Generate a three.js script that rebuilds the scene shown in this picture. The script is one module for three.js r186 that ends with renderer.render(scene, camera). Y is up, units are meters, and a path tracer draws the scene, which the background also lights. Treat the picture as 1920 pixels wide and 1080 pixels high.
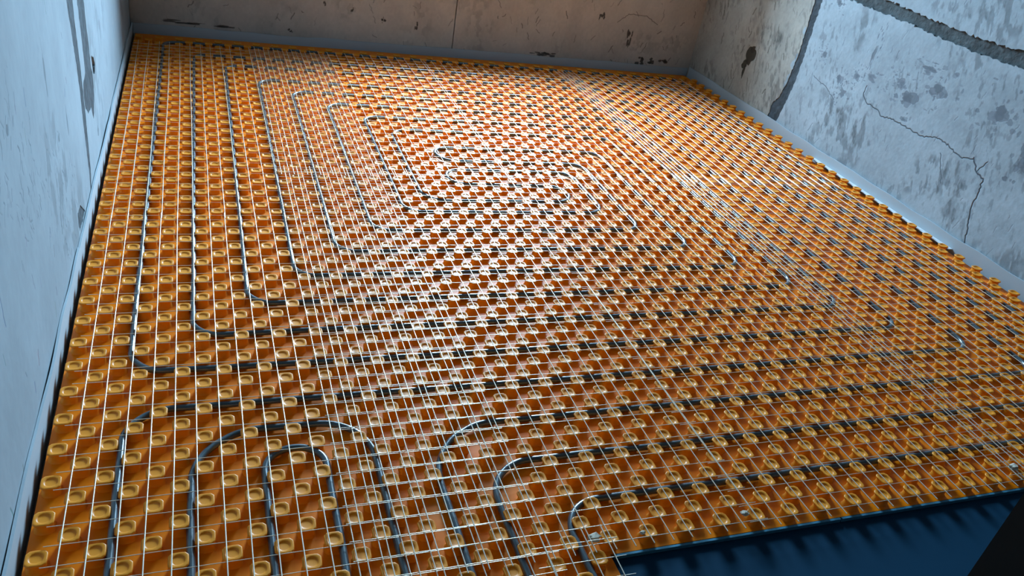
import * as THREE from 'three';
import { mergeGeometries } from 'three/addons/utils/BufferGeometryUtils.js';
import { RectAreaLightUniformsLib } from 'three/addons/lights/RectAreaLightUniformsLib.js';

// ---------------------------------------------------------------- camera, light, exposure
const scene = new THREE.Scene();
const camera = new THREE.PerspectiveCamera(39.697, 16 / 9, 0.02, 60);
camera.position.set(0.1993, 1.3626, 1.1737);
camera.rotation.set(-0.5308, -0.4217, 0.1937, 'YXZ');
camera.updateMatrixWorld(true);
camera.updateProjectionMatrix();

const renderer = new THREE.WebGLRenderer({ antialias: true });
renderer.toneMapping = THREE.LinearToneMapping;
renderer.toneMappingExposure = 1.14;
renderer.shadowMap.enabled = true;
renderer.shadowMap.type = THREE.PCFSoftShadowMap;

const SKY = new THREE.Color(0.44, 0.735, 1.0);
scene.background = SKY.clone().multiplyScalar(1.6);          // overcast daylight outside the window

RectAreaLightUniformsLib.init();
const WIN = { x0: 1.2, x1: 2.75, y0: 0.75, y1: 2.2 };        // opening in the back wall, above the frame
const daylight = new THREE.RectAreaLight(SKY, 88, 2.4, 2.3);   // stands in for sky beyond the window, right of the added balcony wall
daylight.position.set(2.88, 2.3, -4.75);
daylight.lookAt(2.88, 2.3, 0);
daylight.name = 'window_daylight';
scene.add(daylight);

// ---------------------------------------------------------------- helpers
let seedState = 20220615;
const rnd = () => { seedState = (seedState + 0x6d2b79f5) | 0; let t = Math.imul(seedState ^ (seedState >>> 15), 1 | seedState); t = (t + Math.imul(t ^ (t >>> 7), 61 | t)) ^ t; return ((t ^ (t >>> 14)) >>> 0) / 4294967296; };
const rr = (a, b) => a + (b - a) * rnd();
const h2 = (x, y, s) => { let n = Math.imul(x, 374761393) + Math.imul(y, 668265263) + Math.imul(s, 144665) | 0; n = Math.imul(n ^ (n >>> 13), 1274126177); return ((n ^ (n >>> 16)) >>> 0) / 4294967296; };
function vnoise(x, y, s) {
  const xi = Math.floor(x), yi = Math.floor(y); let fx = x - xi, fy = y - yi;
  fx = fx * fx * (3 - 2 * fx); fy = fy * fy * (3 - 2 * fy);
  const a = h2(xi, yi, s), b = h2(xi + 1, yi, s), c = h2(xi, yi + 1, s), d = h2(xi + 1, yi + 1, s);
  return a + (b - a) * fx + (c - a) * fy + (a - b - c + d) * fx * fy;
}
function fbm(x, y, s, o = 5) { let v = 0, a = 0.5, t = 0; for (let i = 0; i < o; i++) { v += a * vnoise(x, y, s + i); t += a; x *= 2.03; y *= 2.03; a *= 0.5; } return v / t; }
const sst = (a, b, x) => { x = Math.min(1, Math.max(0, (x - a) / (b - a))); return x * x * (3 - 2 * x); };

const counts = {};
function numbered(n) { const k = counts[n] = (counts[n] ?? -1) + 1; return k ? n + '_' + String(k).padStart(3, '0') : n; }
function shade(m) { m.castShadow = true; m.receiveShadow = true; return m; }
function mesh(name, geo, mat, parent) { const m = shade(new THREE.Mesh(geo, mat)); m.name = name; (parent ?? scene).add(m); return m; }
function thing(name, label, category, x = 0, y = 0, z = 0, group) {
  const o = new THREE.Group(); o.name = numbered(name); o.position.set(x, y, z);
  o.userData = { label, category }; if (group) o.userData.group = group; scene.add(o); return o;
}
function tag(o, label, category, group) { o.userData = { label, category }; if (group) o.userData.group = group; return o; }
function struct(o) { o.userData.kind = 'structure'; return o; }
function structGroup(name) { const g = new THREE.Group(); g.name = name; scene.add(g); return struct(g); }
const box = (x0, x1, y0, y1, z0, z1) => { const g = new THREE.BoxGeometry(x1 - x0, y1 - y0, z1 - z0); g.translate((x0 + x1) / 2, (y0 + y1) / 2, (z0 + z1) / 2); return g; };

// ---------------------------------------------------------------- plaster textures (colour and relief, plus a painted bounce tint on the right wall)
const TW = 4.4, TH = 1.43;                                    // metres covered by a wall texture
function wallTexture(w, h, u0, v0, paint) {                   // paint(u, v) -> [r, g, b (sRGB 0..255), height 0..255]
  const c = document.createElement('canvas'), b = document.createElement('canvas'); c.width = b.width = w; c.height = b.height = h;
  const cx = c.getContext('2d'), bx = b.getContext('2d'), ci = cx.createImageData(w, h), bi = bx.createImageData(w, h);
  for (let y = 0; y < h; y++) for (let x = 0; x < w; x++) {
    const p = paint(u0 + (x + 0.5) / w * TW, v0 + (1 - (y + 0.5) / h) * TH), i = (y * w + x) * 4;
    ci.data[i] = p[0]; ci.data[i + 1] = p[1]; ci.data[i + 2] = p[2]; ci.data[i + 3] = 255;
    bi.data[i] = bi.data[i + 1] = bi.data[i + 2] = p[3]; bi.data[i + 3] = 255;
  }
  cx.putImageData(ci, 0, 0); bx.putImageData(bi, 0, 0);
  const px = (u, v) => [(u - u0) / TW * w, (1 - (v - v0) / TH) * h], k = w / TW;
  return { c, b, cx, bx, px, k, finish() {
    const mk = (cv, srgb) => { const t = new THREE.CanvasTexture(cv); if (srgb) t.colorSpace = THREE.SRGBColorSpace; t.wrapS = t.wrapT = THREE.MirroredRepeatWrapping; t.repeat.set(1 / TW, 1 / TH); t.offset.set(-u0 / TW, -v0 / TH); t.anisotropy = 8; return t; };
    return { map: mk(c, true), bumpMap: mk(b, false) };
  } };
}
// irregular blot, stroke and crack, drawn in colour and in relief
function blot(t, u, v, ru, rv, color, depth, seed) {
  for (const [g, fill] of [[t.cx, color], [t.bx, depth]]) {
    if (!fill) continue;
    g.fillStyle = fill; g.beginPath();
    for (let i = 0; i < 26; i++) { const a = i / 26 * Math.PI * 2, q = 0.55 + 0.75 * vnoise(Math.cos(a) * 1.7 + seed * 7.3, Math.sin(a) * 1.7 + 9, 77), [x, y] = t.px(u + Math.cos(a) * ru * q, v + Math.sin(a) * rv * q); i ? g.lineTo(x, y) : g.moveTo(x, y); }
    g.closePath(); g.fill();
  }
}
function stroke(t, pts, width, color, depth) {
  for (const [g, s] of [[t.cx, color], [t.bx, depth]]) {
    if (!s) continue;
    g.strokeStyle = s; g.lineCap = 'round'; g.lineJoin = 'round'; g.lineWidth = Math.max(0.8, width * t.k); g.beginPath();
    pts.forEach(([u, v], i) => { const [x, y] = t.px(u, v); i ? g.lineTo(x, y) : g.moveTo(x, y); }); g.stroke();
  }
}
function jagged(pts, amp) {
  const out = [pts[0]];
  for (let i = 1; i < pts.length; i++) {
    const [a, b] = pts[i - 1], [c, d] = pts[i], n = Math.max(2, Math.round(Math.hypot(c - a, d - b) / 0.012));
    for (let k = 1; k <= n; k++) out.push([a + (c - a) * k / n + (k < n ? rr(-amp, amp) : 0), b + (d - b) * k / n + (k < n ? rr(-amp, amp) : 0)]);
  }
  return out;
}

function leftTexture() {
  const t = wallTexture(2048, 666, -3.7, -0.06, (u, v) => {
    const broad = fbm(u * 1.3, v * 1.3, 11, 4), mid = fbm(u * 9, v * 5, 21, 4), fine = fbm(u * 70, v * 40, 31, 3);
    const worn = sst(0.52, 0.72, fbm(u * 3.1 + 4, v * 3.1, 41, 5)) * sst(0.46, 0.6, fbm(u * 24, v * 13, 51, 4));
    let k = 156 + (broad - 0.5) * 22 + (mid - 0.5) * 16 + (fine - 0.5) * 8 - worn * 20;
    return [k * 0.93, k * 0.985, k * 1.02, 150 + (mid - 0.5) * 40 + (fine - 0.5) * 30 - worn * 50];
  });
  for (let i = 0; i < 150; i++) {                               // trowel nicks
    const u = rr(-3.5, 0.3), v = rr(0.02, 1.1), l = rr(0.01, 0.05) * (rnd() < 0.15 ? 1.8 : 1), w = rr(0.002, 0.006);
    stroke(t, jagged([[u, v], [u + rr(-0.012, 0.012), v - l]], 0.003), w, `rgba(${rr(88, 128) | 0},${rr(96, 132) | 0},${rr(104, 136) | 0},${rr(0.35, 0.85).toFixed(2)})`, 'rgba(70,70,70,0.6)');
  }
  for (let i = 0; i < 230; i++) {                               // scuffed patches of fine scratches
    const c = [[-0.62, 0.5], [-0.95, 0.36], [-0.5, 0.66], [-1.15, 0.2]][i % 4], u = c[0] + rr(-0.16, 0.16), v = c[1] + rr(-0.12, 0.12), l = rr(0.006, 0.034);
    stroke(t, jagged([[u, v], [u + rr(-0.02, 0.02), v - l]], 0.004), rr(0.0012, 0.0045), `rgba(78,88,96,${rr(0.25, 0.7).toFixed(2)})`, 'rgba(80,80,80,0.5)');
  }
  for (const [u, v, a, b] of [[-1.02, 0.62, 0.01, 0.05], [-0.55, 0.66, 0.012, 0.014], [-1.1, 0.42, 0.012, 0.012], [-1.26, 0.4, 0.008, 0.05], [-1.9, 0.12, 0.02, 0.02]]) blot(t, u, v, a, b, 'rgba(100,108,114,0.75)', 'rgba(90,90,90,0.8)', u * 10);
  stroke(t, jagged([[-1.02, 0.31], [-0.98, 0.25], [-0.97, 0.2]], 0.004), 0.007, 'rgba(92,100,106,0.85)', 'rgba(60,60,60,0.8)');
  return t.finish();
}
function rightTexture() {
  const t = wallTexture(2048, 666, -3.7, -0.06, (u, v) => {
    const broad = fbm(u * 1.6 + 3, v * 1.6, 111, 4), mid = fbm(u * 10, v * 10, 121, 4), fine = fbm(u * 75, v * 60, 131, 3);
    const thin = sst(0.5, 0.66, fbm(u * 4.2 + 1.3, v * 4.2 + 5, 141, 5));
    const grain = sst(0.44, 0.64, fbm((u + v * 0.35) * 34, (v - u * 0.2) * 15, 151, 4));
    const w = thin * grain;
    const sc = sst(0.56, 0.7, fbm((u + v * 0.3) * 60 + 7, (v - u * 0.25) * 24, 161, 4)) * sst(0.4, 0.62, fbm(u * 5 + 9, v * 5, 171, 3));
    const paintedBounce = u + (fbm(u * 14, v * 14, 181, 4) - 0.5) * 0.14 < -2.62;   // warm bounce light near the corner, painted in as a beige tint
    let k = 172 + (broad - 0.5) * 26 + (mid - 0.5) * 24 + (fine - 0.5) * 16 - w * 34 - sc * 26;
    if (paintedBounce) return [k * 0.97, k * 0.93, k * 0.87, 150 + (mid - 0.5) * 60 + (fine - 0.5) * 40 - w * 55];
    return [k * 0.93, k * 0.985, k * 1.02, 150 + (mid - 0.5) * 60 + (fine - 0.5) * 40 - w * 55];
  });
  const grey = (a) => { const g = rr(98, 122); return `rgba(${g - 6 | 0},${g | 0},${g + 8 | 0},${a})`; };
  for (let i = 0; i < 190; i++) {                               // slanting scrape marks
    const u = rr(-3.5, 0.2), v = rr(0.02, 1.15), l = rr(0.008, 0.05), a = rr(-0.5, 0.2);
    stroke(t, jagged([[u, v], [u + l * a, v - l]], 0.003), rr(0.0015, 0.005), grey(rr(0.2, 0.6).toFixed(2)), 'rgba(80,80,80,0.5)');
  }
  for (const [u, v, a, b] of [[-2.415, 0.522, 0.03, 0.025], [-2.232, 0.431, 0.03, 0.036], [-2.17, 0.385, 0.034, 0.03], [-2.222, 0.31, 0.018, 0.03], [-2.124, 0.499, 0.024, 0.034], [-2.44, 0.786, 0.03, 0.026], [-2.064, 0.64, 0.018, 0.07], [-2.017, 0.514, 0.05, 0.02], [-1.75, 0.49, 0.08, 0.05], [-1.82, 0.55, 0.05, 0.03], [-1.6, 0.6, 0.06, 0.05], [-1.25, 0.62, 0.07, 0.06], [-1.05, 0.5, 0.05, 0.07], [-1.7, 0.66, 0.05, 0.02]]) {
    for (let i = 0; i < 5; i++) blot(t, u + rr(-0.5, 0.5) * a, v + rr(-0.5, 0.5) * b, a * rr(0.3, 0.6), b * rr(0.3, 0.6), grey(0.6), 'rgba(100,100,100,0.6)', u * 13 + v + i * 3.7);
    for (let i = 0; i < 22; i++) blot(t, u + rr(-2, 2) * a, v + rr(-2, 2) * b, a * rr(0.06, 0.26), b * rr(0.06, 0.26), grey(rr(0.3, 0.7).toFixed(2)), 'rgba(110,110,110,0.5)', i + u);
  }
  const crack = 'rgba(66,72,80,0.9)';
  stroke(t, jagged([[-2.032, 0.47], [-2.032, 0.422], [-1.989, 0.392], [-1.911, 0.389], [-1.862, 0.368], [-1.807, 0.381], [-1.711, 0.379], [-1.569, 0.377], [-1.507, 0.402], [-1.45, 0.401], [-1.344, 0.376], [-1.276, 0.393]], 0.005), 0.0045, crack, '#101010');
  stroke(t, jagged([[-1.276, 0.4], [-1.232, 0.351], [-1.186, 0.339], [-1.176, 0.272], [-1.178, 0.224], [-1.153, 0.14], [-1.123, 0.053]], 0.004), 0.006, crack, '#080808');
  stroke(t, jagged([[-1.232, 0.351], [-1.205, 0.411]], 0.004), 0.004, crack, '#202020');
  stroke(t, jagged([[-2.434, 0.391], [-2.297, 0.362], [-2.22, 0.33]], 0.004), 0.003, crack, '#303030');
  stroke(t, jagged([[-1.449, 0.349], [-1.375, 0.23]], 0.004), 0.003, crack, '#303030');
  for (const [u, v, a, b] of [[-3.045, 0.315, 0.055, 0.06], [-3.07, 0.26, 0.03, 0.03], [-3.03, 0.36, 0.03, 0.02], [-3.06, 0.21, 0.014, 0.05]]) blot(t, u, v, a, b, 'rgba(48,40,30,0.9)', 'rgba(70,70,70,0.9)', v * 31);
  for (let i = 0; i < 46; i++) { const u = rr(-3.5, -2.7), v = rr(0.08, 0.7); stroke(t, jagged([[u, v], [u + rr(-0.02, 0.03), v - rr(0.02, 0.09)]], 0.005), rr(0.003, 0.009), `rgba(88,80,70,${rr(0.3, 0.7).toFixed(2)})`, 'rgba(80,80,80,0.6)'); }
  return t.finish();
}
function backTexture() {
  const t = wallTexture(2048, 666, -0.4, -0.06, (u, v) => {
    const broad = fbm(u * 1.8 + 8, v * 1.8, 211, 4), mid = fbm(u * 11, v * 9, 221, 4), fine = fbm(u * 80, v * 60, 231, 3);
    const w = sst(0.55, 0.7, fbm(u * 5 + 2, v * 5, 241, 5)) * sst(0.5, 0.62, fbm(u * 30, v * 22, 251, 4));
    let k = 184 + (broad - 0.5) * 34 + (mid - 0.5) * 20 + (fine - 0.5) * 14 - w * 16;
    return [k * 1.0, k * 0.93, k * 0.87, 150 + (mid - 0.5) * 50 + (fine - 0.5) * 30 - w * 40];
  });
  for (let i = 0; i < 170; i++) {
    const u = rr(-0.15, 3.4), v = rr(0.03, 0.75), l = rr(0.006, 0.05);
    stroke(t, jagged([[u, v], [u + rr(-0.03, 0.03), v - l]], 0.004), rr(0.002, 0.006), `rgba(84,74,68,${rr(0.25, 0.75).toFixed(2)})`, 'rgba(80,80,80,0.6)');
  }
  for (const [u, v, a, b] of [[0.1, 0.066, 0.09, 0.008], [0.3, 0.058, 0.05, 0.006], [0.674, 0.067, 0.012, 0.012], [2.237, 0.056, 0.05, 0.012], [2.3, 0.052, 0.05, 0.01], [2.987, 0.058, 0.03, 0.028], [3.07, 0.062, 0.025, 0.022], [3.16, 0.07, 0.03, 0.02], [2.86, 0.2, 0.02, 0.04], [2.63, 0.34, 0.02, 0.03], [1.21, 0.17, 0.012, 0.01], [1.41, 0.155, 0.008, 0.02], [1.02, 0.22, 0.008, 0.012], [0.86, 0.24, 0.008, 0.014]]) for (let i = 0; i < 6; i++) blot(t, u + rr(-0.9, 0.9) * a, v + rr(-0.9, 0.9) * b, a * rr(0.2, 0.6), b * rr(0.2, 0.7), 'rgba(62,54,48,0.8)', 'rgba(70,70,70,0.8)', u * 5 + v + i * 1.7);
  stroke(t, jagged([[2.75, 0.3], [2.82, 0.36], [2.95, 0.36], [3.05, 0.31]], 0.004), 0.004, 'rgba(90,80,74,0.7)', '#404040');
  return t.finish();
}

// ---------------------------------------------------------------- materials
const std = (o) => new THREE.MeshStandardMaterial(o), phys = (o) => new THREE.MeshPhysicalMaterial(o);
const M = {
  left: std({ ...leftTexture(), roughness: 0.86, bumpScale: 0.003 }),
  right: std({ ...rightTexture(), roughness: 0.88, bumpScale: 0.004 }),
  back: std({ ...backTexture(), roughness: 0.9, bumpScale: 0.003 }),
  core: std({ color: '#8d8a86', roughness: 0.95 }),
  slab: std({ color: '#5a5753', roughness: 0.95 }),
  dark: std({ color: '#211e1c', roughness: 0.95 }),
  concrete: std({ color: '#77746f', roughness: 0.95 }),
  panel: phys({ color: new THREE.Color(0.9, 0.215, 0.001), roughness: 0.42, specularIntensity: 0.3 }),  // same plastic as the studs; the shade between them put in as redder orange
  stud: phys({ color: new THREE.Color(0.95, 0.32, 0.004), roughness: 0.8, specularIntensity: 0.3, transmission: 0.16, thickness: 0, clearcoat: 0.6, clearcoatRoughness: 0.37 }),
  pipe: phys({ color: new THREE.Color(0.05, 0.082, 0.1), roughness: 0.35, clearcoat: 0.9, clearcoatRoughness: 0.2 }),
  wire: std({ color: new THREE.Color(0.83, 0.74, 0.6), roughness: 0.34, metalness: 0.4 }),
  foam: std({ color: new THREE.Color(0.42, 0.47, 0.5), roughness: 0.6 }),
  blue: phys({ color: new THREE.Color(0.001, 0.036, 0.075), roughness: 0.8, specularIntensity: 0.25 }),
  rim: std({ color: new THREE.Color(0.05, 0.24, 0.36), roughness: 0.7 }),
  film: std({ color: new THREE.Color(0.78, 0.76, 0.76), roughness: 0.5 }),
  chip: std({ color: new THREE.Color(0.5, 0.42, 0.32), roughness: 0.9 }),
  frame: std({ color: new THREE.Color(0.5, 0.5, 0.5), roughness: 0.5 }),
};
function mortarMaterial(hex, s) {
  const w = 256, c = document.createElement('canvas'), b = document.createElement('canvas'); c.width = c.height = b.width = b.height = w;
  const g = c.getContext('2d'), q = b.getContext('2d'), ci = g.createImageData(w, w), bi = q.createImageData(w, w), col = new THREE.Color(hex), base = [col.r, col.g, col.b].map((x) => Math.pow(x, 1 / 2.2) * 255);
  for (let y = 0; y < w; y++) for (let x = 0; x < w; x++) { const n = fbm(x / 16, y / 16, s, 5), i = (y * w + x) * 4, k = 0.72 + n * 0.55; for (let a = 0; a < 3; a++) { ci.data[i + a] = Math.min(255, base[a] * k); bi.data[i + a] = n * 255; } ci.data[i + 3] = bi.data[i + 3] = 255; }
  g.putImageData(ci, 0, 0); q.putImageData(bi, 0, 0);
  const mk = (cv, srgb) => { const t = new THREE.CanvasTexture(cv); if (srgb) t.colorSpace = THREE.SRGBColorSpace; t.wrapS = t.wrapT = THREE.MirroredRepeatWrapping; t.repeat.set(2.5, 2.5); return t; };
  return std({ map: mk(c, true), bumpMap: mk(b, false), bumpScale: 0.006, roughness: 0.95 });
}
M.mortar = mortarMaterial('#3f454a', 401);
M.chase = mortarMaterial('#474c4d', 431);

// ---------------------------------------------------------------- structure: room shell
const XL = -0.17, XR = 3.38, ZB = -3.67, CEIL = 2.75, SLAB = -0.05, PL = 0.014;
struct(mesh('floor', box(-0.6, 3.9, SLAB - 0.15, SLAB, -4.2, 2.9), M.concrete));
struct(mesh('ceiling', box(-0.6, 3.9, CEIL, CEIL + 0.16, -4.2, 2.9), M.slab));

const poly = (pts, Cls = THREE.Shape) => { const s = new Cls(); pts.forEach(([a, b], i) => i ? s.lineTo(a, b) : s.moveTo(a, b)); s.closePath(); return s; };
const rough = (pts, amp) => jagged([...pts, pts[0]], amp).slice(0, -1);
// plaster layer with real recesses: shape coordinates are (z, y) on the side walls and (x, y) on the back wall
function plaster(group, outline, holes, mat, matrix, fillMats) {
  const s = poly(outline); s.holes.push(...holes.map((h) => poly(h, THREE.Path)));
  const g = new THREE.ExtrudeGeometry(s, { depth: PL, bevelEnabled: false }); g.applyMatrix4(matrix);
  mesh('plaster_layer', g, mat, group);
  holes.forEach((h, i) => {
    if (!fillMats[i]) return;
    const [m, deep, name] = fillMats[i], f = new THREE.ExtrudeGeometry(poly(h), { depth: 0.003, bevelEnabled: false });
    f.translate(0, 0, deep); f.applyMatrix4(matrix); mesh(name, f, m, group);
  });
}
const side = (x) => new THREE.Matrix4().makeBasis(new THREE.Vector3(0, 0, 1), new THREE.Vector3(0, 1, 0), new THREE.Vector3(-1, 0, 0)).setPosition(x, 0, 0);

// left wall: two vertical mortar-filled chases and a small hole
const wallLeft = structGroup('wall_left');
mesh('wall_core', box(XL - 0.22, XL - PL, SLAB, CEIL, ZB - 0.4, 2.7), M.core, wallLeft);
plaster(wallLeft, [[ZB + 0.03, SLAB], [2.6, SLAB], [2.6, CEIL], [ZB + 0.018, CEIL]], [
  rough([[-1.5, 1.5], [-1.5, 0.668], [-1.52, 0.6], [-1.545, 0.5], [-1.565, 0.39], [-1.56, 0.276], [-1.566, 0.181], [-1.57, 0.094], [-1.552, 0.03], [-1.575, 0.03], [-1.606, 0.094], [-1.62, 0.181], [-1.628, 0.276], [-1.63, 0.39], [-1.625, 0.5], [-1.612, 0.6], [-1.618, 0.668], [-1.625, 1.5]], 0.003),
  rough([[-1.7, 1.5], [-1.712, 0.632], [-1.719, 0.547], [-1.728, 0.458], [-1.722, 0.395], [-1.65, 0.38], [-1.634, 0.34], [-1.645, 0.3], [-1.7, 0.262], [-1.78, 0.255], [-1.815, 0.2], [-1.84, 0.21], [-1.886, 0.26], [-1.9, 0.3], [-1.9, 0.34], [-1.88, 0.36], [-1.878, 0.407], [-1.87, 0.488], [-1.865, 0.593], [-1.86, 1.5]], 0.004),
  rough([[-1.915, 0.392], [-1.975, 0.372], [-1.995, 0.335], [-1.96, 0.312], [-1.925, 0.325]], 0.003),
  rough([[-1.318, 0.112], [-1.37, 0.07], [-1.392, 0.052], [-1.31, 0.052], [-1.25, 0.055], [-1.238, 0.087], [-1.25, 0.118]], 0.003),
], M.left, side(XL), [[M.mortar, 0.0006, 'mortar_chase'], [M.mortar, 0.0006, 'mortar_chase_001'], [M.dark, 0.011, 'wall_hole'], [M.mortar, 0.002, 'mortar_patch']]);

// right wall: a filled vertical chase and an open horizontal one
const wallRight = structGroup('wall_right');
mesh('wall_core', box(XR + PL, XR + 0.22, SLAB, CEIL, ZB - 0.4, 0.62), M.core, wallRight);
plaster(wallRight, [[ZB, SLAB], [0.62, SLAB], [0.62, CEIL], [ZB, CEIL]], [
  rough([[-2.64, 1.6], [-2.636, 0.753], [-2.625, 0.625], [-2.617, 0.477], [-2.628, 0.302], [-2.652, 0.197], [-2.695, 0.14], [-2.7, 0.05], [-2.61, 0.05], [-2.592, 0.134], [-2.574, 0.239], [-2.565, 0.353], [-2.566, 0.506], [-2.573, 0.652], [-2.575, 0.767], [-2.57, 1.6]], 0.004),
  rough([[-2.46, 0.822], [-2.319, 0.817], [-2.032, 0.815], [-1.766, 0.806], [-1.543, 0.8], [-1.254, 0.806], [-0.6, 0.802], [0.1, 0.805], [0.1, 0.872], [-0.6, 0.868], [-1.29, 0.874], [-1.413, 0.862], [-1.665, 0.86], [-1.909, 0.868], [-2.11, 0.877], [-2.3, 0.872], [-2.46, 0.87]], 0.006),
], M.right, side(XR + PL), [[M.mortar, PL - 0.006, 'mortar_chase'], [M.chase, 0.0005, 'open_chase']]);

// back wall: window opening above the frame, one vertical joint
const wallBack = structGroup('wall_back');
mesh('wall_core', mergeGeometries([box(XL - 0.22, WIN.x0, SLAB, CEIL, ZB - 0.36, ZB - PL), box(WIN.x1, XR + 0.22, SLAB, CEIL, ZB - 0.36, ZB - PL), box(WIN.x0, WIN.x1, SLAB, WIN.y0, ZB - 0.36, ZB - PL), box(WIN.x0, WIN.x1, WIN.y1, CEIL, ZB - 0.36, ZB - PL)]), M.core, wallBack);
plaster(wallBack, [[XL, SLAB], [XR, SLAB], [XR, CEIL], [XL, CEIL]], [
  [[WIN.x0, WIN.y0], [WIN.x1, WIN.y0], [WIN.x1, WIN.y1], [WIN.x0, WIN.y1]],
  rough([[1.649, 0.035], [1.6535, 0.035], [1.651, 0.34], [1.646, 0.655], [1.639, 0.655], [1.643, 0.34]], 0.0006),
], M.back, new THREE.Matrix4().makeTranslation(0, 0, ZB - PL), []);
struct(mesh('added_balcony_wall', box(WIN.x0 - 0.25, WIN.x0 - 0.02, SLAB, CEIL, -5.2, ZB - 0.36), M.core));  // unseen outer wall, added to block sky light from the left
const win = structGroup('window_1');
for (const b of [[WIN.x0, WIN.x0 + 0.05, WIN.y0, WIN.y1], [WIN.x1 - 0.05, WIN.x1, WIN.y0, WIN.y1], [WIN.x0, WIN.x1, WIN.y0, WIN.y0 + 0.05], [WIN.x0, WIN.x1, WIN.y1 - 0.05, WIN.y1]]) mesh('window_frame', box(b[0], b[1], b[2], b[3], ZB - 0.28, ZB - 0.23), M.frame, win);

// front wall with the opening the photograph is taken through, and the hall behind
const wallFront = structGroup('wall_front');
mesh('wall_core', mergeGeometries([box(1.67, XR + 0.22, SLAB, CEIL, 0.475, 0.64), box(XL, 1.67, 2.25, CEIL, 0.475, 0.64)]), M.dark, wallFront);
struct(mesh('wall_hall_right', box(2.6, 2.8, SLAB, CEIL, 0.64, 2.7), M.slab));
struct(mesh('wall_hall_end', box(XL - 0.22, 2.8, SLAB, CEIL, 2.6, 2.8), M.slab));

// ---------------------------------------------------------------- floor build-up
const BOARD = -0.0225, SHEET = -0.012, EDGE_Z = 0.153;
const board = mesh('insulation_board', box(-0.148, 3.36, SLAB, BOARD, -3.655, 0.473), M.blue);
tag(board, 'flat blue insulation board left uncovered along the front edge of the orange panels', 'insulation');

// stud: rounded square section, waist for the pipe, flared cap with a dished top
function studGeometry(k = 1) {
  const rings = [[0.0205, SHEET - 0.0002], [0.0172, -0.0070], [0.0163, 0.0050], [0.0176, 0.0088], [0.0194, 0.0102], [0.0197, 0.0124], [0.0188, 0.0142], [0.0172, 0.0147], [0.0134, 0.0146], [0.0121, 0.0126], [0.0094, 0.0119], [0, 0.0119]];
  const n = 16, pos = [], idx = [];
  rings.forEach(([r, y], j) => {
    const e = j < 3 ? 3 : j < 8 ? 5 : 2.4;
    for (let i = 0; i < n; i++) {
      const a = (i + 0.5) / n * Math.PI * 2, c = Math.cos(a), s = Math.sin(a), q = Math.pow(Math.abs(c) ** e + Math.abs(s) ** e, -1 / e);
      pos.push(r * k * q * c, y, r * k * q * s);
    }
  });
  for (let j = 0; j + 1 < rings.length; j++) for (let i = 0; i < n; i++) {
    const a = j * n + i, b = j * n + (i + 1) % n, c = a + n, d = b + n;
    if (j + 2 === rings.length) idx.push(a, c, b); else idx.push(a, c, b, b, c, d);
  }
  const g = new THREE.BufferGeometry(); g.setAttribute('position', new THREE.Float32BufferAttribute(pos, 3)); g.setIndex(idx);
  g.setAttribute('uv', new THREE.Float32BufferAttribute(new Float32Array(pos.length / 3 * 2), 2));
  g.computeVertexNormals(); return g;
}

// ---------------------------------------------------------------- pipe routes (plan view: x, z, bend radius)
const RP = 0.0085;
function route(way, dflt = 0.07) {
  const out = [];
  const add = (x, z) => { const l = out[out.length - 1]; if (!l || Math.hypot(l[0] - x, l[1] - z) > 1e-4) out.push([x, z]); };
  const line = (x, z) => { const l = out[out.length - 1]; if (!l) return add(x, z); const d = Math.hypot(x - l[0], z - l[1]), n = Math.max(1, Math.round(d / 0.025)), [a, b] = l; for (let i = 1; i <= n; i++) add(a + (x - a) * i / n, b + (z - b) * i / n); };
  way.forEach(([x, z, r0], i) => {
    if (!i || i === way.length - 1) return line(x, z);
    const p = way[i - 1], q = way[i + 1], l1 = Math.hypot(p[0] - x, p[1] - z), l2 = Math.hypot(q[0] - x, q[1] - z);
    const u = [(p[0] - x) / l1, (p[1] - z) / l1], v = [(q[0] - x) / l2, (q[1] - z) / l2], half = Math.acos(Math.max(-1, Math.min(1, u[0] * v[0] + u[1] * v[1]))) / 2;
    let r = r0 ?? dflt; r = Math.min(r, Math.tan(half) * l1 * 0.499 + (i === 1 ? 9 : 0), Math.tan(half) * l2 * 0.499 + (i === way.length - 2 ? 9 : 0));
    const t = r / Math.tan(half), c = [u[0] + v[0], u[1] + v[1]], cl = Math.hypot(...c), k = r / Math.sin(half), C = [x + c[0] / cl * k, z + c[1] / cl * k];
    const A = [x + u[0] * t, z + u[1] * t], B = [x + v[0] * t, z + v[1] * t]; line(...A);
    let a0 = Math.atan2(A[1] - C[1], A[0] - C[0]), a1 = Math.atan2(B[1] - C[1], B[0] - C[0]), d = a1 - a0; while (d > Math.PI) d -= 2 * Math.PI; while (d < -Math.PI) d += 2 * Math.PI;
    const n = Math.max(6, Math.ceil(Math.abs(d) * r / 0.008)); for (let j = 1; j <= n; j++) add(C[0] + Math.cos(a0 + d * j / n) * r, C[1] + Math.sin(a0 + d * j / n) * r);
  });
  return out;
}
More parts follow.
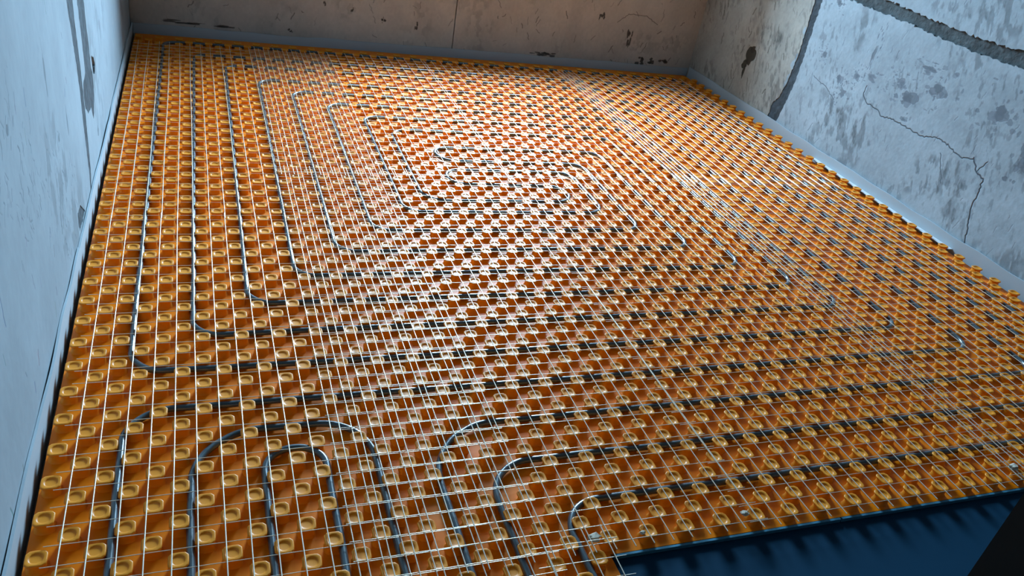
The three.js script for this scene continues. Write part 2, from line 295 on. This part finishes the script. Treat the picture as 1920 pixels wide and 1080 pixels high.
const ROUTES = [
  route([[0, 2.3], [0, -0.45, 0.11], [2.75, -0.45], [2.75, -2.95], [0.45, -2.95], [0.45, -1.05], [2.15, -1.05], [2.15, -2.35], [1.0, -2.35, 0.1], [1.0, -1.6, 0.1], [1.65, -1.6, 0.074], [1.65, -1.75, 0.074], [1.15, -1.76, 0.072], [1.15, -1.9, 0.072], [1.75, -1.9, 0.08], [1.75, -1.5], [0.9, -1.5], [0.9, -2.5], [2.3, -2.5], [2.3, -0.9], [0.3, -0.9], [0.3, -3.15], [2.9, -3.15], [2.9, -0.3], [0.69, -0.3, 0.2], [0.7, 2.3]]),
  route([[0.8, 2.3], [0.81, -0.15, 0.12], [3.05, -0.15], [3.05, -3.3], [0.15, -3.3], [0.15, -0.75], [2.4, -0.75], [2.4, -2.65], [0.75, -2.65], [0.75, -1.35], [1.85, -1.35], [1.85, -2.0], [1.16, -2.0, 0.074], [1.16, -2.15, 0.074], [2.0, -2.15], [2.0, -1.2], [0.6, -1.2], [0.6, -2.8], [2.55, -2.8], [2.55, -0.6], [0, -0.6, 0.09], [0, -3.5], [3.2, -3.5], [3.2, 0], [0.95, 0, 0.1], [0.955, 2.3]]),
  route([[0.147, 2.3], [0.147, -0.35, 0.16], [0.556, -0.35, 0.13], [0.556, 2.3]]),
  route([[0.303, 2.3], [0.303, -0.272, 0.068], [0.441, -0.272, 0.068], [0.441, 2.3]]),
];
const NEAR = new Map();
ROUTES.forEach((r) => r.forEach(([x, z]) => { const k = Math.floor(x / 0.1) + ',' + Math.floor(z / 0.1); NEAR.has(k) || NEAR.set(k, []); NEAR.get(k).push([x, z]); }));
function pipeDistance(x, z) {
  let d = 9; const a = Math.floor(x / 0.1), b = Math.floor(z / 0.1);
  for (let i = -1; i < 2; i++) for (let j = -1; j < 2; j++) for (const [u, v] of NEAR.get((a + i) + ',' + (b + j)) ?? []) d = Math.min(d, Math.hypot(u - x, v - z));
  return d;
}
function sweep(pts, radius, n = 10) {
  const pos = [], nor = [], uv = [], idx = []; let len = 0;
  pts.forEach(([x, y, z], i) => {
    const a = pts[Math.max(0, i - 1)], b = pts[Math.min(pts.length - 1, i + 1)], l = Math.hypot(b[0] - a[0], b[2] - a[2]) || 1, nx = -(b[2] - a[2]) / l, nz = (b[0] - a[0]) / l;
    if (i) len += Math.hypot(x - pts[i - 1][0], z - pts[i - 1][2]);
    for (let k = 0; k <= n; k++) { const t = k / n * Math.PI * 2, c = Math.cos(t), s = Math.sin(t); pos.push(x + nx * c * radius, y + s * radius, z + nz * c * radius); nor.push(nx * c, s, nz * c); uv.push(k / n, len); }
  });
  const m = n + 1;
  for (let i = 0; i + 1 < pts.length; i++) for (let k = 0; k < n; k++) { const a = i * m + k, b = a + 1, c = a + m, d = c + 1; idx.push(a, c, b, b, c, d); }
  const g = new THREE.BufferGeometry(); g.setAttribute('position', new THREE.Float32BufferAttribute(pos, 3)); g.setAttribute('normal', new THREE.Float32BufferAttribute(nor, 3)); g.setAttribute('uv', new THREE.Float32BufferAttribute(uv, 2)); g.setIndex(idx); return g;
}
const PIPE_LABELS = [
  'grey heating pipe spiral leaving beside the left wall, its central hairpin nearer the viewer',
  'grey heating pipe spiral running outermost along the back wall, its central hairpin farther away',
  'grey heating pipe bent in the wider of the two front loops, around the smaller loop',
  'grey heating pipe bent in the smallest front loop, nested inside a wider loop',
];
ROUTES.forEach((r, i) => {
  const g = sweep(r.map(([x, z], k) => [x + (vnoise(k * 0.21, i, 5) - 0.5) * 0.002, (vnoise(k * 0.13, i, 6) - 0.5) * 0.0022 + 0.0008, z + (vnoise(k * 0.21, i, 7) - 0.5) * 0.002]), RP, 10);
  tag(mesh(numbered('heating_pipe'), g, M.pipe), PIPE_LABELS[i], 'pipe');
});

// ---------------------------------------------------------------- orange studded panels
const panel = thing('studded_panel', 'orange plastic floor panel with rows of staggered studs covering the room', 'floor panel', 1.6, SHEET, -1.74);
const local = (g) => g.translate(-panel.position.x, -panel.position.y, -panel.position.z);
mesh('base_sheet', local(mergeGeometries([box(-0.15, 3.352, BOARD, SHEET, -3.657, EDGE_Z), box(-0.15, 1.02, BOARD, SHEET, EDGE_Z, 2.4), box(-0.14, 1.01, SLAB, BOARD, 0.474, 2.39)])), M.panel, panel);
const spots = [], P = 0.05, v3 = new THREE.Vector3();
for (let m = -3; m <= 66; m++) for (let n = -73; n <= 46; n++) {
  if ((m + n) & 1) continue;
  const x = (m + 0.5) * P, z = (n + 0.5) * P;
  if (x < -0.14 || x > 3.34 || z > 2.3 || (z > EDGE_Z - 0.02 && x > 1.02 - 0.016)) continue;
  if (pipeDistance(x, z) < 0.0162) continue;
  if (z > 0.75 || z < -3.54) continue;                                       // behind the lower edge of the picture
  v3.set(x, 0.01, z).project(camera);
  const seen = Math.abs(v3.x) < 0.99 && Math.abs(v3.y) < 0.99 && v3.z < 1;
  spots.push({ x, z, seen, d: camera.position.distanceTo(new THREE.Vector3(x, 0.01, z)) });
}
spots.sort((a, b) => (b.seen - a.seen) || (a.d - b.d));
const studGeo = studGeometry();
spots.slice(0, 300).forEach((s) => { const m = mesh('stud', studGeo, M.stud, panel); m.position.set(s.x - panel.position.x, -panel.position.y, s.z - panel.position.z); m.rotation.y = (h2(Math.round(s.x * 100), Math.round(s.z * 100), 3) - 0.5) * 0.06; });
const rest = spots.slice(300), field = shade(new THREE.InstancedMesh(studGeo, M.stud, rest.length)), mat4 = new THREE.Matrix4();
rest.forEach((s, i) => field.setMatrixAt(i, mat4.makeTranslation(s.x - panel.position.x, -panel.position.y, s.z - panel.position.z)));
field.name = 'stud_field'; field.userData.kind = 'stuff'; panel.add(field);

// ---------------------------------------------------------------- foam edge strips
function strip(name, label, x, z, length, turn, height, mat = M.foam, thick = 0.006) {
  const foot = height > 0 ? SLAB : BOARD, g = new THREE.BoxGeometry(length, height - foot, thick, Math.round(length / 0.04), 6, 1); g.translate(0, (height + foot) / 2, 0);
  const p = g.attributes.position, s = counts.edge_strip ?? 0;
  for (let i = 0; i < p.count; i++) {
    const px = p.getX(i), py = p.getY(i), up = sst(-0.01, height, py);
    p.setZ(i, p.getZ(i) + (height > 0 ? up * (vnoise(px * 5 + 40, s, 61) * 0.0045) : 0));
    if (py > height - 0.001) p.setY(i, py + (vnoise(px * 7 + 20, s, 62) - 0.5) * (height > 0 ? 0.008 : 0.0015));
  }
  g.computeVertexNormals();
  const o = thing('edge_strip', label, 'foam strip', x, 0, z); o.rotation.y = turn; mesh('strip_body', g, mat, o); return o;
}
strip('edge_strip', 'pale foam edge strip along the left wall, the nearer length', -0.1665, 0.62, 3.56, Math.PI / 2, 0.05);
strip('edge_strip', 'pale foam edge strip along the left wall, the farther length in the corner', -0.1665, -2.41, 2.5, Math.PI / 2, 0.046);
strip('edge_strip', 'grey foam edge strip along the foot of the brown back wall', 1.605, ZB + 0.0035, 3.53, 0, 0.04);
const stripR = strip('edge_strip', 'pale blue foam edge strip along the foot of the cracked right wall', XR - 0.0035, -1.6, 4.1, -Math.PI / 2, 0.055);
mesh('film_flap', box(-1.02, 0.02, 0.001, 0.0022, 0.004, 0.032).translate(0.42, 0, 0), M.film, stripR).userData.label = 'white film flap';
strip('edge_strip', 'thin low blue edge strip between the front panel edge and uncovered blue board', 1.35, EDGE_Z + 0.0042, 0.64, 0, -0.0118, M.rim);
strip('edge_strip', 'thin low blue edge strip at the front panel edge, right-hand length', 2.515, EDGE_Z + 0.0042, 1.68, 0, -0.0118, M.rim);

// ---------------------------------------------------------------- welded wire mesh
const LW = 0.0014, CW = 0.0009;
function wireGeometry(length, r, amp, seed, along) {
  const pts = [], n = Math.max(8, Math.round(length / 0.06));
  for (let i = 0; i <= n; i++) { const s = i / n * length; pts.push(along === 'z' ? [(vnoise(s * 2.2, seed, 71) - 0.5) * amp, (vnoise(s * 3, seed, 72) - 0.5) * amp * 0.4, -s] : [s, (vnoise(s * 3, seed, 73) - 0.5) * amp * 0.4, (vnoise(s * 2.2, seed, 74) - 0.5) * amp]); }
  return sweep(pts, r, 6);
}
const cache = new Map();
const wire = (length, r, amp, v, along) => { const k = [length.toFixed(2), r, v, along].join(); cache.has(k) || cache.set(k, wireGeometry(length, r, amp, v * 17 + 3, along)); return cache.get(k); };
function wireSheet(label, x, z, across, length, slope, level, pitch = 0.05) {
  const t = thing('wire_mesh', label, 'wire mesh', x, 0.0161 + level * 0.0056, z); t.rotation.y = slope;
  const rows = Math.round((length - 0.03) / 0.05), w = (across - 1) * pitch;
  for (let k = 0; k < across; k++) mesh('long_wire', wire(length, LW, 0.005, k % 4, 'z'), M.wire, t).position.set(k * pitch, LW + CW, 0);
  for (let k = 0; k < rows; k++) mesh('cross_wire', wire(w + 0.056, CW, 0.004, k % 4, 'x'), M.wire, t).position.set(-0.028, 0, -0.022 - k * 0.05);
  return t;
}
wireSheet('steel wire mesh sheet beside the left wall, the nearer of the two there', -0.083, 0.573, 20, 2.02, 0.008, 0);
wireSheet('steel wire mesh sheet in the far left corner of the room', -0.0985, -1.41, 20, 2.02, 0.01, 0);
wireSheet('steel wire mesh sheet left of centre reaching the front panel edge', 0.482, 0.169, 20, 2.02, 0.0, 1, 0.0489);
wireSheet('steel wire mesh sheet left of centre reaching the back wall', 0.468, -1.77, 20, 1.68, 0.006, 1, 0.0495);
wireSheet('steel wire mesh sheet right of centre reaching the front panel edge', 1.418, 0.17, 20, 2.02, 0.0, 0);
wireSheet('steel wire mesh sheet right of centre reaching the back wall', 1.425, -1.8, 20, 1.65, 0.004, 0);
wireSheet('steel wire mesh sheet beside the right wall, the nearer of the two there', 2.296, 0.155, 19, 2.02, 0.006, 1);
wireSheet('steel wire mesh sheet in the far right corner of the room', 2.29, -1.76, 19, 1.68, 0.003, 1);
wireSheet('short steel wire mesh sheet in the doorway at the bottom edge of the picture', 0.848, 0.76, 4, 0.66, -0.012, 2);

// ---------------------------------------------------------------- small debris on the mesh
function chip(label, x, z, s, y = 0.0165) {
  const g = new THREE.IcosahedronGeometry(s, 1), p = g.attributes.position;
  for (let i = 0; i < p.count; i++) { const q = 0.7 + 0.6 * h2(Math.round(p.getX(i) * 9e4), Math.round(p.getY(i) * 9e4 + p.getZ(i) * 7e4), 9); p.setXYZ(i, p.getX(i) * q * 1.3, p.getY(i) * q * 0.6, p.getZ(i) * q); }
  g.computeVertexNormals();
  const m = mesh(numbered('plaster_chip'), g, M.chip); m.position.set(x, y, z); tag(m, label, 'debris'); return m;
}
chip('small pale plaster chip on the mesh by the front edge, farther from the corner bend', 1.393, 0.12, 0.008, 0.018);
chip('tiny pale plaster chip on the mesh near the front pipe bend', 1.106, 0.131, 0.005, 0.018);
chip('largest tan plaster crumb lying on the mesh beside the front pipe bend', 0.985, 0.125, 0.012, 0.02);
chip('pale plaster chip at the front edge on the far right', 2.32, 0.105, 0.012, 0.02);

renderer.render(scene, camera);
